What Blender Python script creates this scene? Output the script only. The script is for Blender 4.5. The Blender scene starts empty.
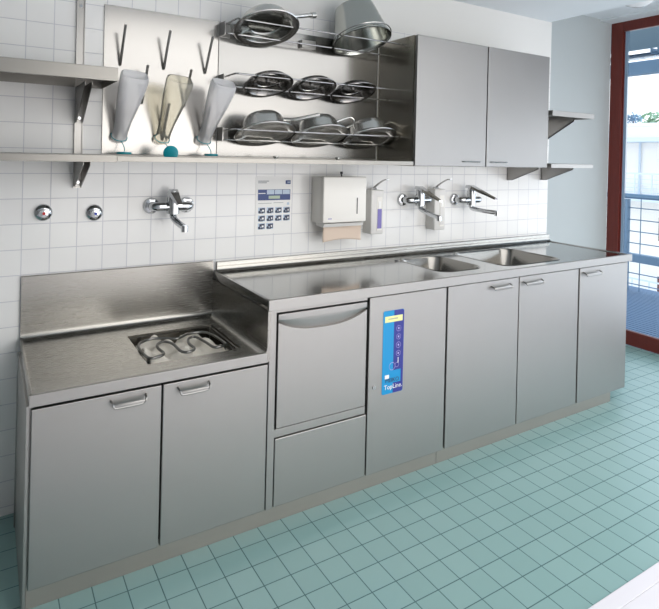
import bpy, bmesh, math, random
from mathutils import Vector, Matrix
random.seed(7)
C = bpy.context.scene
COL = C.collection
PI = math.pi

# ------------------------------------------------------------------ camera
cam_d = bpy.data.cameras.new('camera'); cam = bpy.data.objects.new('camera', cam_d); COL.objects.link(cam)
cam_d.sensor_fit = 'HORIZONTAL'; cam_d.sensor_width = 36
cam_d.lens = 552.26/659*36
cam_d.shift_x = (329.5-319.8858)/659
cam_d.shift_y = (156.5489-304.5)/659
cam_d.clip_start = 0.02; cam_d.clip_end = 300
yaw, pitch, roll = 0.5412, -0.0034, 0.0236
f0 = Vector((math.sin(yaw)*math.cos(pitch), math.cos(yaw)*math.cos(pitch), math.sin(pitch)))
r0 = Vector((math.cos(yaw), -math.sin(yaw), 0)); u0 = r0.cross(f0)
rr = r0*math.cos(roll)+u0*math.sin(roll); uu = rr.cross(f0)
m = Matrix(((rr.x, uu.x, -f0.x), (rr.y, uu.y, -f0.y), (rr.z, uu.z, -f0.z))).to_4x4()
m.translation = Vector((-0.1191, -2.4566, 1.435))
cam.matrix_world = m
C.camera = cam

# ------------------------------------------------------------------ world, lights, exposure
W = bpy.data.worlds.new('sky'); C.world = W; W.use_nodes = True
wn = W.node_tree
bg = wn.nodes['Background']
geo = wn.nodes.new('ShaderNodeTexCoord'); sep = wn.nodes.new('ShaderNodeSeparateXYZ')
ramp = wn.nodes.new('ShaderNodeValToRGB')
wn.links.new(geo.outputs['Generated'], sep.inputs[0]); wn.links.new(sep.outputs['Z'], ramp.inputs[0])
ramp.color_ramp.elements[0].position = 0.0; ramp.color_ramp.elements[0].color = (0.985, 0.992, 1.0, 1)
ramp.color_ramp.elements[1].position = 0.8; ramp.color_ramp.elements[1].color = (0.62, 0.80, 1.0, 1)
wn.links.new(ramp.outputs[0], bg.inputs[0]); bg.inputs[1].default_value = 1.35

def area(name, loc, size, power, color, target, sizey=None):
    l = bpy.data.lights.new(name, 'AREA'); l.energy = power; l.color = color
    l.shape = 'RECTANGLE'; l.size = size; l.size_y = sizey or size
    o = bpy.data.objects.new(name, l); COL.objects.link(o); o.location = loc
    o.rotation_euler = (Vector(target)-Vector(loc)).to_track_quat('-Z', 'Y').to_euler()
    return o
area('ceiling_light', (2.2, -2.75, 2.37), 3.4, 38, (1.0, 0.965, 0.93), (2.2, -2.75, 0), 2.4)
area('front_fill_light', (2.3, -4.5, 1.3), 3.5, 40, (1.0, 0.96, 0.92), (2.1, 0, 1.4), 2.0)  # added soft fill from across the room, no window modelled there
area('window_daylight', (4.16, -1.9, 0.95), 3.2, 14, (0.84, 0.92, 1.0), (0.5, -1.8, 0.8), 1.5)
vs = C.view_settings
C.display_settings.display_device = 'sRGB'
vs.view_transform = 'Standard'; vs.look = 'None'; vs.gamma = 1; vs.use_curve_mapping = False
vs.exposure = 0.54

# ------------------------------------------------------------------ materials
def mat(name, col, rough=0.5, metal=0.0, **kw):
    mt = bpy.data.materials.new(name); mt.use_nodes = True
    b = mt.node_tree.nodes['Principled BSDF']
    b.inputs['Base Color'].default_value = (*col, 1); b.inputs['Roughness'].default_value = rough
    b.inputs['Metallic'].default_value = metal
    for k, v in kw.items(): b.inputs[k.replace('_', ' ')].default_value = v
    return mt
def srgb(r, g, b):
    f = lambda c: (c/255/12.92 if c/255 <= 0.04045 else ((c/255+0.055)/1.055)**2.4)
    return (f(r), f(g), f(b))
def steel(name, col, rough, stretch=(1, 1, 60), bump=0.02, var=0.08):
    mt = mat(name, col, rough, 1.0); nt = mt.node_tree; b = nt.nodes['Principled BSDF']
    tc = nt.nodes.new('ShaderNodeTexCoord'); mp = nt.nodes.new('ShaderNodeMapping'); mp.inputs['Scale'].default_value = stretch
    nz = nt.nodes.new('ShaderNodeTexNoise'); nz.inputs['Scale'].default_value = 14; nz.inputs['Detail'].default_value = 4
    nt.links.new(tc.outputs['Object'], mp.inputs[0]); nt.links.new(mp.outputs[0], nz.inputs['Vector'])
    mr = nt.nodes.new('ShaderNodeMapRange'); mr.inputs['To Min'].default_value = max(0.02, rough-var); mr.inputs['To Max'].default_value = rough+var
    nt.links.new(nz.outputs['Fac'], mr.inputs[0]); nt.links.new(mr.outputs[0], b.inputs['Roughness'])
    bp = nt.nodes.new('ShaderNodeBump'); bp.inputs['Strength'].default_value = bump; bp.inputs['Distance'].default_value = 0.002
    nt.links.new(nz.outputs['Fac'], bp.inputs['Height']); nt.links.new(bp.outputs[0], b.inputs['Normal'])
    return mt
def tiles(name, col1, col2, grout, pitch, ox, oy, vertical, mortar, rough, grough=0.7):
    mt = mat(name, col1, rough); nt = mt.node_tree; b = nt.nodes['Principled BSDF']
    tc = nt.nodes.new('ShaderNodeTexCoord'); sp = nt.nodes.new('ShaderNodeSeparateXYZ'); cb = nt.nodes.new('ShaderNodeCombineXYZ')
    nt.links.new(tc.outputs['Object'], sp.inputs[0])
    def off(sock, o):
        a = nt.nodes.new('ShaderNodeMath'); a.operation = 'ADD'; a.inputs[1].default_value = o
        nt.links.new(sock, a.inputs[0]); return a.outputs[0]
    nt.links.new(off(sp.outputs['X'], 50*pitch-ox), cb.inputs[0])
    nt.links.new(off(sp.outputs['Z' if vertical else 'Y'], 50*pitch-oy), cb.inputs[1])
    br = nt.nodes.new('ShaderNodeTexBrick'); br.offset = 0; br.squash = 1
    br.inputs['Color1'].default_value = (*col1, 1); br.inputs['Color2'].default_value = (*col2, 1); br.inputs['Mortar'].default_value = (*grout, 1)
    br.inputs['Scale'].default_value = 1; br.inputs['Mortar Size'].default_value = mortar; br.inputs['Mortar Smooth'].default_value = 0.15
    br.inputs['Brick Width'].default_value = pitch; br.inputs['Row Height'].default_value = pitch
    nt.links.new(cb.outputs[0], br.inputs['Vector']); nt.links.new(br.outputs['Color'], b.inputs['Base Color'])
    mr = nt.nodes.new('ShaderNodeMapRange'); mr.inputs['To Min'].default_value = rough; mr.inputs['To Max'].default_value = grough
    nt.links.new(br.outputs['Fac'], mr.inputs[0]); nt.links.new(mr.outputs[0], b.inputs['Roughness'])
    bp = nt.nodes.new('ShaderNodeBump'); bp.invert = True; bp.inputs['Strength'].default_value = 0.5; bp.inputs['Distance'].default_value = 0.001
    nt.links.new(br.outputs['Fac'], bp.inputs['Height']); nt.links.new(bp.outputs[0], b.inputs['Normal'])
    return mt
def plaster(name, col, rough=0.8):
    mt = mat(name, col, rough); nt = mt.node_tree; b = nt.nodes['Principled BSDF']
    nz = nt.nodes.new('ShaderNodeTexNoise'); nz.inputs['Scale'].default_value = 160
    bp = nt.nodes.new('ShaderNodeBump'); bp.inputs['Strength'].default_value = 0.06; bp.inputs['Distance'].default_value = 0.002
    tc = nt.nodes.new('ShaderNodeTexCoord'); nt.links.new(tc.outputs['Object'], nz.inputs['Vector'])
    nt.links.new(nz.outputs['Fac'], bp.inputs['Height']); nt.links.new(bp.outputs[0], b.inputs['Normal'])
    return mt
def wood(name, col, col2):
    mt = mat(name, col, 0.35); nt = mt.node_tree; b = nt.nodes['Principled BSDF']
    tc = nt.nodes.new('ShaderNodeTexCoord'); mp = nt.nodes.new('ShaderNodeMapping'); mp.inputs['Scale'].default_value = (30, 30, 2)
    nz = nt.nodes.new('ShaderNodeTexNoise'); nz.inputs['Scale'].default_value = 3; nz.inputs['Detail'].default_value = 5
    mx = nt.nodes.new('ShaderNodeMix'); mx.data_type = 'RGBA'
    mx.inputs['A'].default_value = (*col, 1); mx.inputs['B'].default_value = (*col2, 1)
    nt.links.new(tc.outputs['Object'], mp.inputs[0]); nt.links.new(mp.outputs[0], nz.inputs['Vector'])
    nt.links.new(nz.outputs['Fac'], mx.inputs['Factor']); nt.links.new(mx.outputs['Result'], b.inputs['Base Color'])
    return mt
def thin_glass(name, tint):
    mt = bpy.data.materials.new(name); mt.use_nodes = True; nt = mt.node_tree; nt.nodes.clear()
    out = nt.nodes.new('ShaderNodeOutputMaterial'); mx = nt.nodes.new('ShaderNodeMixShader')
    tr = nt.nodes.new('ShaderNodeBsdfTransparent'); tr.inputs[0].default_value = (*tint, 1)
    gl = nt.nodes.new('ShaderNodeBsdfGlossy'); gl.inputs['Roughness'].default_value = 0.02
    fr = nt.nodes.new('ShaderNodeFresnel'); fr.inputs[0].default_value = 1.25
    nt.links.new(fr.outputs[0], mx.inputs[0]); nt.links.new(tr.outputs[0], mx.inputs[1]); nt.links.new(gl.outputs[0], mx.inputs[2])
    nt.links.new(mx.outputs[0], out.inputs[0]); return mt
def plastic_film(name, col, clear):
    mt = bpy.data.materials.new(name); mt.use_nodes = True; nt = mt.node_tree; nt.nodes.clear()
    out = nt.nodes.new('ShaderNodeOutputMaterial')
    tr = nt.nodes.new('ShaderNodeBsdfTransparent'); tr.inputs[0].default_value = (*[min(1, c*1.08) for c in col], 1)
    tl = nt.nodes.new('ShaderNodeBsdfTranslucent'); tl.inputs[0].default_value = (*col, 1)
    df = nt.nodes.new('ShaderNodeBsdfDiffuse'); df.inputs[0].default_value = (*col, 1)
    gl = nt.nodes.new('ShaderNodeBsdfGlossy'); gl.inputs['Roughness'].default_value = 0.15
    m1 = nt.nodes.new('ShaderNodeMixShader'); m1.inputs[0].default_value = 0.68
    m2 = nt.nodes.new('ShaderNodeMixShader'); m2.inputs[0].default_value = clear
    m3 = nt.nodes.new('ShaderNodeMixShader'); fr = nt.nodes.new('ShaderNodeFresnel'); fr.inputs[0].default_value = 1.18
    L = nt.links.new
    L(tl.outputs[0], m1.inputs[1]); L(df.outputs[0], m1.inputs[2]); L(m1.outputs[0], m2.inputs[1]); L(tr.outputs[0], m2.inputs[2])
    L(fr.outputs[0], m3.inputs[0]); L(m2.outputs[0], m3.inputs[1]); L(gl.outputs[0], m3.inputs[2]); L(m3.outputs[0], out.inputs[0])
    return mt

M = {}
M['walltile'] = tiles('wall_tile', srgb(238, 238, 236), srgb(235, 235, 234), srgb(200, 201, 207), 0.1, 0.0, 0.034, True, 0.0016, 0.16)
M['floortile'] = tiles('floor_tile', srgb(138, 172, 170), srgb(132, 167, 165), srgb(76, 110, 110), 0.099, 1.7824, -1.1095, False, 0.002, 0.28)
M['paint'] = plaster('white_paint', srgb(226, 226, 224))
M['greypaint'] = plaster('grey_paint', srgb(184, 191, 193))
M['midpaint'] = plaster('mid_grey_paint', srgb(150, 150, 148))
M['ceiling'] = plaster('ceiling_paint', srgb(226, 232, 236))
M['floorwhite'] = plaster('pale_floor', srgb(226, 224, 230), 0.5)
M['steel'] = steel('brushed_steel', (0.40, 0.388, 0.375), 0.46, (60, 60, 1), 0.0, 0.015)
M['steelh'] = steel('brushed_steel_across', (0.38, 0.37, 0.355), 0.32, (1, 30, 60), 0.0, 0.015)
M['cab'] = steel('cabinet_steel', (0.315, 0.31, 0.305), 0.42, (60, 60, 1), 0.0, 0.015)  # same steel as the base doors, darkened to offset its brighter reflection
M['rackboard'] = steel('rack_board_steel', (0.29, 0.285, 0.275), 0.20, (40, 40, 1), 0.0, 0.015)  # back board steel with the shade on this board put into the colour
M['carc'] = steel('carcass_steel', (0.46, 0.43, 0.37), 0.24, (40, 40, 1), 0.0, 0.015)
M['shelf'] = steel('shelf_steel', (0.29, 0.28, 0.26), 0.36, (1, 30, 60), 0.0, 0.015)
M['bowl'] = steel('sink_bowl_steel', (0.28, 0.27, 0.25), 0.22, (1, 1, 40), 0.0, 0.015)
M['plinth'] = steel('plinth_steel', (0.46, 0.42, 0.385), 0.5, (1, 30, 60), 0.0, 0.015)
M['top'] = steel('worktop_steel', (0.37, 0.37, 0.36), 0.11, (1, 30, 30), 0.0, 0.015)
M['lowtop'] = steel('low_worktop_steel', (0.36, 0.35, 0.325), 0.27, (1, 40, 40), 0.0, 0.015)
M['board'] = steel('back_board_steel', (0.355, 0.345, 0.33), 0.20, (40, 40, 1), 0.0, 0.015)
M['pan'] = steel('pan_steel', (0.72, 0.71, 0.68), 0.26, (1, 1, 20), 0.0, 0.015)
M['dish'] = steel('dish_steel', (0.36, 0.35, 0.34), 0.22, (1, 1, 20), 0.0, 0.015)
M['bucket'] = steel('bucket_steel', (0.50, 0.51, 0.48), 0.20, (1, 1, 20), 0.0, 0.015)
M['wire'] = mat('wire_steel', (0.50, 0.50, 0.49), 0.22, 1.0)
M['chrome'] = mat('chrome', (0.56, 0.575, 0.59), 0.06, 1.0)
M['rod'] = mat('dark_steel_rod', (0.40, 0.39, 0.37), 0.3, 1.0)
M['coil'] = mat('dark_tube', (0.20, 0.20, 0.19), 0.3, 1.0)
M['black'] = mat('gap_shade_black', (0.012, 0.012, 0.013), 0.6)  # black standing for shade in the gaps; also on the washer housing
M['dark'] = mat('dark_plastic', (0.05, 0.05, 0.055), 0.4)
M['white'] = mat('white_plastic', srgb(232, 230, 224), 0.35)
M['greyplastic'] = mat('grey_plastic', srgb(214, 213, 210), 0.35)
M['paper'] = mat('brown_paper', srgb(214, 196, 180), 0.9)
M['poster'] = mat('poster_paper', srgb(238, 238, 236), 0.6)
M['navy'] = mat('navy_ink', srgb(60, 78, 130), 0.5)
M['ink'] = mat('dark_ink', srgb(52, 60, 84), 0.5)
M['greyink'] = mat('grey_ink', srgb(150, 154, 160), 0.6)
M['lcd'] = mat('display_green', srgb(176, 192, 170), 0.4)
M['paleblue'] = mat('pale_blue_ink', srgb(190, 205, 222), 0.5)
M['red'] = mat('red_dot', srgb(200, 40, 40), 0.4)
M['blue'] = mat('blue_dot', srgb(40, 60, 170), 0.4)
M['cyan'] = mat('cyan_sticker', srgb(0, 142, 200), 0.35)
M['violet'] = mat('violet_blue_sticker', srgb(44, 50, 138), 0.35)
M['yellow'] = mat('pale_yellow_strip', srgb(236, 236, 160), 0.4)
M['lilac'] = mat('lilac_ink', srgb(180, 170, 220), 0.4)
M['purple'] = mat('purple_label', srgb(120, 112, 178), 0.4)
M['teal'] = mat('teal_plastic', srgb(0, 150, 165), 0.35)
M['milky'] = plastic_film('milky_plastic', (0.97, 0.97, 0.99), 0.38)
M['clear'] = plastic_film('clear_plastic', (0.90, 0.88, 0.80), 0.72)
M['cloth'] = plaster('white_cloth', srgb(240, 234, 222), 0.95)
M['redwood'] = wood('red_brown_wood', srgb(118, 44, 34), srgb(90, 30, 24))
M['sash'] = mat('grey_blue_seal', srgb(140, 165, 190), 0.5)
M['glass'] = thin_glass('window_glass', (0.97, 0.985, 1.0))
M['globe'] = mat('opal_glass', (0.86, 0.87, 0.88), 0.08)
M['bluemetal'] = mat('blue_grey_metal', srgb(108, 138, 164), 0.45, 0.2)
M['deck'] = mat('blue_grey_grating', srgb(112, 140, 170), 0.5, 0.2)
M['soffit'] = plaster('soffit_paint', srgb(118, 142, 156))
M['facade'] = plaster('white_facade', srgb(240, 238, 234), 0.9)
M['slab'] = plaster('facade_slab', srgb(205, 218, 232), 0.9)
M['pane'] = mat('dark_pane', srgb(110, 125, 150), 0.2)
M['door_brown'] = mat('brown_shutter', srgb(110, 70, 66), 0.6)
M['leaf'] = plaster('green_leaf', srgb(165, 195, 165), 0.9)
M['leafb'] = plaster('blue_green_leaf', srgb(150, 178, 200), 0.9)
M['ground'] = plaster('far_ground', srgb(150, 155, 150), 0.9)

# ------------------------------------------------------------------ helpers
ORG = {}
def obj(name, bm, mt, parent=None, local=False, smooth=False, loc=None):
    me = bpy.data.meshes.new(name)
    org = ORG.get(parent.name, Vector((0, 0, 0))) if parent else Vector(loc or (0, 0, 0))
    if not local: bmesh.ops.translate(bm, verts=bm.verts, vec=-org)
    bmesh.ops.recalc_face_normals(bm, faces=bm.faces)
    bm.to_mesh(me); bm.free()
    if smooth:
        me.shade_smooth()
        try: me.set_sharp_from_angle(angle=math.radians(38))
        except Exception: pass
    o = bpy.data.objects.new(name, me); COL.objects.link(o); me.materials.append(mt)
    if parent: o.parent = parent
    else: o.location = org
    ORG[o.name] = org
    return o
def tag(o, label, cat, group=None):
    o['label'] = label; o['category'] = cat
    if group: o['group'] = group
    return o
def thing(name, label, cat, loc=(0, 0, 0), rot=(0, 0, 0), group=None):
    o = bpy.data.objects.new(name, None); COL.objects.link(o); o.location = loc; o.rotation_euler = rot
    o.empty_display_size = 0.05
    ORG[o.name] = Vector(loc); return tag(o, label, cat, group)
def struct(name, bm, mt, parent=None, **k):
    o = obj(name, bm, mt, parent, **k)
    if not parent: o['kind'] = 'structure'
    return o
def merge(bm, b2, mtx=None):
    if mtx is not None: bmesh.ops.transform(b2, matrix=mtx, verts=b2.verts)
    me = bpy.data.meshes.new('tmp'); b2.to_mesh(me); b2.free(); bm.from_mesh(me); bpy.data.meshes.remove(me)
def box(bm, x0, x1, y0, y1, z0, z1, bev=0.0, seg=2, mtx=None):
    b2 = bmesh.new(); bmesh.ops.create_cube(b2, size=1)
    for v in b2.verts: v.co = Vector((x0+(v.co.x+.5)*(x1-x0), y0+(v.co.y+.5)*(y1-y0), z0+(v.co.z+.5)*(z1-z0)))
    if bev: bmesh.ops.bevel(b2, geom=list(b2.edges), offset=bev, segments=seg, affect='EDGES', profile=0.5)
    merge(bm, b2, mtx); return bm
def bx(*a, **k): return box(bmesh.new(), *a, **k)
def cyl(bm, p0, p1, r0, r1=None, n=24, caps=True):
    p0, p1 = Vector(p0), Vector(p1); r1 = r0 if r1 is None else r1
    b2 = bmesh.new(); d = p1-p0
    bmesh.ops.create_cone(b2, cap_ends=caps, segments=n, radius1=r0, radius2=r1, depth=d.length)
    mt = Matrix.Translation((p0+p1)/2) @ d.to_track_quat('Z', 'Y').to_matrix().to_4x4()
    merge(bm, b2, mt); return bm
def tube(bm, pts, r, n=10, closed=False, flat=1.0):
    pts = [Vector(p) for p in pts]; N = len(pts); rings = []; up = None
    for i, p in enumerate(pts):
        a = pts[(i-1) % N] if (closed or i > 0) else p; b = pts[(i+1) % N] if (closed or i < N-1) else p
        t = (b-a).normalized()
        if up is None: up = Vector((0, 0, 1)) if abs(t.z) < .9 else Vector((0, 1, 0))
        s = t.cross(up).normalized(); up = s.cross(t).normalized()
        rings.append([bm.verts.new(p+(s*math.cos(2*PI*k/n)+up*flat*math.sin(2*PI*k/n))*r) for k in range(n)])
    for i in range(N if closed else N-1):
        A, B = rings[i], rings[(i+1) % N]
        for k in range(n): bm.faces.new((A[k], A[(k+1) % n], B[(k+1) % n], B[k]))
    if not closed: bm.faces.new(rings[0][::-1]); bm.faces.new(rings[-1])
    return bm
def smooth_path(pts, sub=6, closed=False):
    P = [Vector(p) for p in pts]; N = len(P); out = []
    for i in range(N if closed else N-1):
        g = lambda j: P[j % N] if closed else P[min(max(j, 0), N-1)]
        a, b, c, d = g(i-1), g(i), g(i+1), g(i+2)
        for k in range(sub):
            t = k/sub
            out.append(0.5*((2*b)+(c-a)*t+(2*a-5*b+4*c-d)*t*t+(-a+3*b-3*c+d)*t**3))
    if not closed: out.append(P[-1])
    return out
def lathe(bm, prof, n=40, mtx=None, sx=1, sy=1):
    b2 = bmesh.new(); rings = []
    for r, z in prof:
        if r < 1e-5: rings.append([b2.verts.new((0, 0, z))])
        else: rings.append([b2.verts.new((r*sx*math.cos(2*PI*k/n), r*sy*math.sin(2*PI*k/n), z)) for k in range(n)])
    for A, B in zip(rings, rings[1:]):
        for k in range(n):
            j = (k+1) % n
            if len(A) == 1 and len(B) == 1: continue
            if len(A) == 1: b2.faces.new((A[0], B[k], B[j]))
            elif len(B) == 1: b2.faces.new((A[k], A[j], B[0]))
            else: b2.faces.new((A[k], A[j], B[j], B[k]))
    merge(bm, b2, mtx); return bm
def prism(bm, pts, axis, a, b):
    """polygon pts in the two other axes, extruded along axis from a to b"""
    def mk(p, t):
        q = list(p); q.insert(axis, t); return bm.verts.new(q)
    A = [mk(p, a) for p in pts]; B = [mk(p, b) for p in pts]
    bm.faces.new(A); bm.faces.new(B[::-1])
    for i in range(len(pts)):
        j = (i+1) % len(pts); bm.faces.new((A[i], B[i], B[j], A[j]))
    return bm
def rrect(x0, x1, y0, y1, r, n=6):
    out = []
    for cx, cy, a0 in ((x1-r, y1-r, 0), (x0+r, y1-r, PI/2), (x0+r, y0+r, PI), (x1-r, y0+r, 3*PI/2)):
        for k in range(n+1):
            a = a0+PI/2*k/n; out.append((cx+r*math.cos(a), cy+r*math.sin(a)))
    return out
def copy_tree(o, parent=None):
    c = o.copy(); COL.objects.link(c); c.parent = parent
    for ch in list(o.children): copy_tree(ch, c)
    return c
def copy_thing(o, loc, label, rot=None):
    c = copy_tree(o); c.location = loc; c['label'] = label
    if rot: c.rotation_euler = rot
    return c
def text_mesh(name, s, size, mt, parent, loc, local_rot=(PI/2, 0, 0), ext=0.0002):
    cu = bpy.data.curves.new('lettering', 'FONT'); cu.body = s; cu.size = size; cu.extrude = ext
    cu.resolution_u = 3
    to = bpy.data.objects.new('lettering_tmp', cu); COL.objects.link(to)
    bpy.context.view_layer.update()
    me = bpy.data.meshes.new_from_object(to.evaluated_get(bpy.context.evaluated_depsgraph_get()))
    bpy.data.objects.remove(to); bpy.data.curves.remove(cu)
    from mathutils import Euler
    bm = bmesh.new(); bm.from_mesh(me); bpy.data.meshes.remove(me)
    bmesh.ops.transform(bm, matrix=Matrix.Translation(loc) @ Euler(local_rot).to_matrix().to_4x4(), verts=bm.verts)
    return obj(name, bm, mt, parent)

# ------------------------------------------------------------------ room shell
XL, YF, XR = -2.4, -4.6, 4.21
fl = bx(XL, XR, -1.4065, 0.19, -0.05, 0.0)
struct('floor', fl, M['floortile'])
pf = bmesh.new(); box(pf, XL, XR, -1.4585, -1.4065, -0.05, 0.006, 0.003); box(pf, XL, XR, YF, -1.4595, -0.05, 0.006, 0.0015)
struct('floor_pale', pf, M['floorwhite'])
struct('wall_back', bx(XL, 3.2, 0, 0.24, 0, 2.14), M['walltile'])
struct('wall_upper', bx(XL, 3.2, 0, 0.24, 2.14, 2.385), M['paint'])
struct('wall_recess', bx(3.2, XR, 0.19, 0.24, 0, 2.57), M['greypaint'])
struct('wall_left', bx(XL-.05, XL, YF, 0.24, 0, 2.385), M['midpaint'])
struct('wall_front', bx(XL, XR+.05, YF-.05, YF, 0, 2.57), M['paint'])
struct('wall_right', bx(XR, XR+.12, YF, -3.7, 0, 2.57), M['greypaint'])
struct('ceiling', bx(XL, 3.185, YF, 0.24, 2.385, 2.60), M['ceiling'])
struct('ceiling_recess', bx(3.185, XR+.12, YF, 0.24, 2.57, 2.60), M['ceiling'])
struct('trim_1', bx(4.06, XR, YF, 0.19, 2.553, 2.57), M['ceiling'])
# window
w = struct('window_1', bx(XR, XR+.03, 0.090, 0.19, 0.0, 2.555, .004), M['redwood'])
def wpart(name, bm, mt):
    return obj(name, bm, mt, w)
wpart('top_rail', bx(XR, XR+.04, -3.7, 0.089, 2.475, 2.555, .004), M['redwood'])
wpart('bottom_rail', bx(XR, XR+.04, -3.7, 0.089, 0.0, 0.112, .004), M['redwood'])
wpart('stile', bx(XR, XR+.07, -3.7, -3.6, 0.113, 2.474, .004), M['redwood'])
wpart('stile', bx(XR, XR+.07, -1.85, -1.75, 0.113, 2.474, .004), M['redwood'])
sb = bmesh.new(); box(sb, XR+.012, XR+.038, 0.080, 0.0895, 0.113, 2.474, .003); wpart('sash', sb, M['redwood'])
wpart('seal', bx(XR+.016, XR+.034, 0.058, 0.0795, 0.113, 2.474), M['sash'])
wpart('pane', bx(XR+.022, XR+.028, -1.748, 0.0575, 0.113, 2.474), M['glass'])
wpart('pane', bx(XR+.022, XR+.028, -3.598, -1.852, 0.113, 2.474), M['glass'])
# globe lamp
t = thing('ceiling_lamp', 'opal glass globe lamp hanging under the ceiling near the window', 'lamp', (3.47, -0.44, 2.57))
g = bmesh.new(); lathe(g, [(0.001, -.132), (.04, -.127), (.075, -.112), (.098, -.086), (.104, -.066), (.096, -.040), (.07, -.02), (.05, -.016)], 32)
obj('lamp_globe', g, M['globe'], t, local=True, smooth=True)
g = bmesh.new(); lathe(g, [(.001, -.016), (.056, -.016), (.06, -.01), (.06, 0), (.001, 0)], 32)
obj('lamp_base', g, M['wire'], t, local=True, smooth=True)

# ------------------------------------------------------------------ base cabinets
FY = -0.585            # door face
def door_panel(x0, x1, z0, z1, y=FY, th=0.018): return bx(x0, x1, y, y+th, z0, z1, .0025, 2)
def bow_handle(parent, x0, x1, z0, z1, y=FY, n='handle'):
    b = bmesh.new(); yo = y-0.022
    zt = z1; zb = z0
    tube(b, smooth_path([(x0, y+.001, zt), (x0+.003, yo+.004, zt-.006), (x0+.006, yo, zb+.004), (x0+.02, yo, zb), (x1-.02, yo, zb), (x1-.006, yo, zb+.004), (x1-.003, yo+.004, zt-.006), (x1, y+.001, zt)], 5), .0035, 8)
    box(b, x0+.006, x1-.006, yo-.001, yo+.001, zb, zb+.012, .0008)
    return obj(n, b, M['steelh'], parent, smooth=True)
def carcass(t, x0, x1, z0, z1, x0in=True):
    b = bmesh.new()
    box(b, x0, x0+.012, -0.566, -0.01, z0, z1); box(b, x1-.012, x1, -0.566, -0.01, z0, z1)
    box(b, x0+.012, x1-.012, -0.566, -0.01, z0, z0+.015); box(b, x0+.012, x1-.012, -0.03, -0.01, z0+.015, z1)
    obj('carcass', b, M['steel'], t)
    b = bmesh.new(); box(b, x0+.012, x1-.012, -.5655, -.555, z0+.016, z1-.002)  # dark sheet painting the shade seen through the door gaps
    obj('gap_shade', b, M['black'], t)

low = thing('base_cabinet', 'low steel base cabinet with two doors at the left end of the run', 'cabinet', (0.4, -.3, .085))
carcass(low, 0.004, 0.798, 0.086, 0.64)
for x0, x1, h0, h1 in ((0.008, 0.401, 0.237, 0.349), (0.407, 0.799, 0.457, 0.569)):
    d = obj('door', door_panel(x0, x1, 0.088, 0.640), M['steel'], low)
    bow_handle(d, h0, h1, 0.601, 0.622)
# side panel, left end
b = bmesh.new(); box(b, -0.006, 0.003, -0.58, -0.10, 0.0, 0.652, .001); box(b, -0.010, 0.003, -0.098, -0.085, 0.0, 0.66, .001)
obj('side_panel', b, M['steel'], low)

sink = thing('base_cabinet', 'steel base cabinet with a pair of doors under the two sinks', 'cabinet', (2.2, -.3, .085))
carcass(sink, 1.712, 2.700, 0.086, 0.842)
for x0, x1, h0, h1 in ((1.716, 2.2015, 1.998, 2.135), (2.208, 2.694, 2.232, 2.374)):
    d = obj('door', door_panel(x0, x1, 0.088, 0.838), M['steel'], sink)
    bow_handle(d, h0, h1, 0.796, 0.812)
endc = thing('base_cabinet', 'single door steel base cabinet at the window end of the run', 'cabinet', (2.94, -.3, .085))
carcass(endc, 2.703, 3.170, 0.086, 0.842)
d = obj('door', door_panel(2.707, 3.170, 0.088, 0.838), M['steel'], endc)
bow_handle(d, 2.733, 2.882, 0.796, 0.814)

# plinths
tag(obj('plinth', bx(0.006, 1.7055, -0.54, -0.51, 0.0, 0.085, .001), M['plinth']), 'long steel plinth under the low cabinet and the washer', 'plinth')
tag(obj('plinth', bx(1.7075, 3.10, -0.54, -0.51, 0.0, 0.085, .001), M['plinth']), 'steel plinth under the sink cabinets toward the window', 'plinth')

# utensil washer
wa = thing('utensil_washer', 'built-in steel washer with drop door and blue control sticker', 'washer', (1.25, -.3, .085))
b = bmesh.new(); box(b, 0.802, 1.708, -0.555, -0.02, 0.086, 0.842)
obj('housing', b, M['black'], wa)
fr = bmesh.new(); box(fr, 0.803, 0.832, -.585, -.556, 0.086, 0.842, .0015); box(fr, 0.833, 1.258, -.582, -.556, 0.829, 0.842, .001); box(fr, 0.833, 1.258, -.581, -.556, 0.352, 0.383, .001)
obj('frame', fr, M['steel'], wa)
# washer door with scooped grip
b = bmesh.new(); x0, x1, z0, z1 = 0.838, 1.250, 0.391, 0.824; NX, NZ = 48, 60
grid = []
zt = 0.803
for i in range(NX+1):
    u = i/NX; zl = zt-0.010-0.042*(1-abs(2*u-1)**2.6)
    zd = [(z0+(zl-z0)*k/6, 0) for k in range(7)]+[(zl+.0004, .003), (zl+.0008, .012)]
    zd += [(zl+.0008+(zt-zl-.0008)*k/10, .012*(1-k/10)**1.3) for k in range(1, 11)]+[(z1, 0)]
    grid.append([b.verts.new((x0+(x1-x0)*u, -.590+d_, z)) for z, d_ in zd])
grid = [list(r) for r in zip(*grid)]; NZ = len(grid)-1
for j in range(NZ):
    for i in range(NX): b.faces.new((grid[j][i], grid[j][i+1], grid[j+1][i+1], grid[j+1][i]))
edge = [grid[0][i] for i in range(NX+1)]+[grid[j][NX] for j in range(1, NZ+1)]+[grid[NZ][i] for i in range(NX-1, -1, -1)]+[grid[j][0] for j in range(NZ-1, 0, -1)]
back = [b.verts.new((v.co.x, -.566, v.co.z)) for v in edge]
for i in range(len(edge)):
    j = (i+1) % len(edge); b.faces.new((edge[i], edge[j], back[j], back[i]))
b.faces.new(back)
obj('drop_door', b, M['steel'], wa, smooth=True)
obj('lower_panel', door_panel(0.836, 1.262, 0.088, 0.348), M['steel'], wa)
sp = obj('service_panel', door_panel(1.267, 1.703, 0.088, 0.838, -.587), M['steel'], wa)
lk = bmesh.new(); cyl(lk, (1.298, -.5905, .455), (1.298, -.586, .455), .009, n=20); box(lk, 1.2965, 1.2995, -.5915, -.590, .449, .461)
obj('lock', lk, M['wire'], sp)
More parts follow.
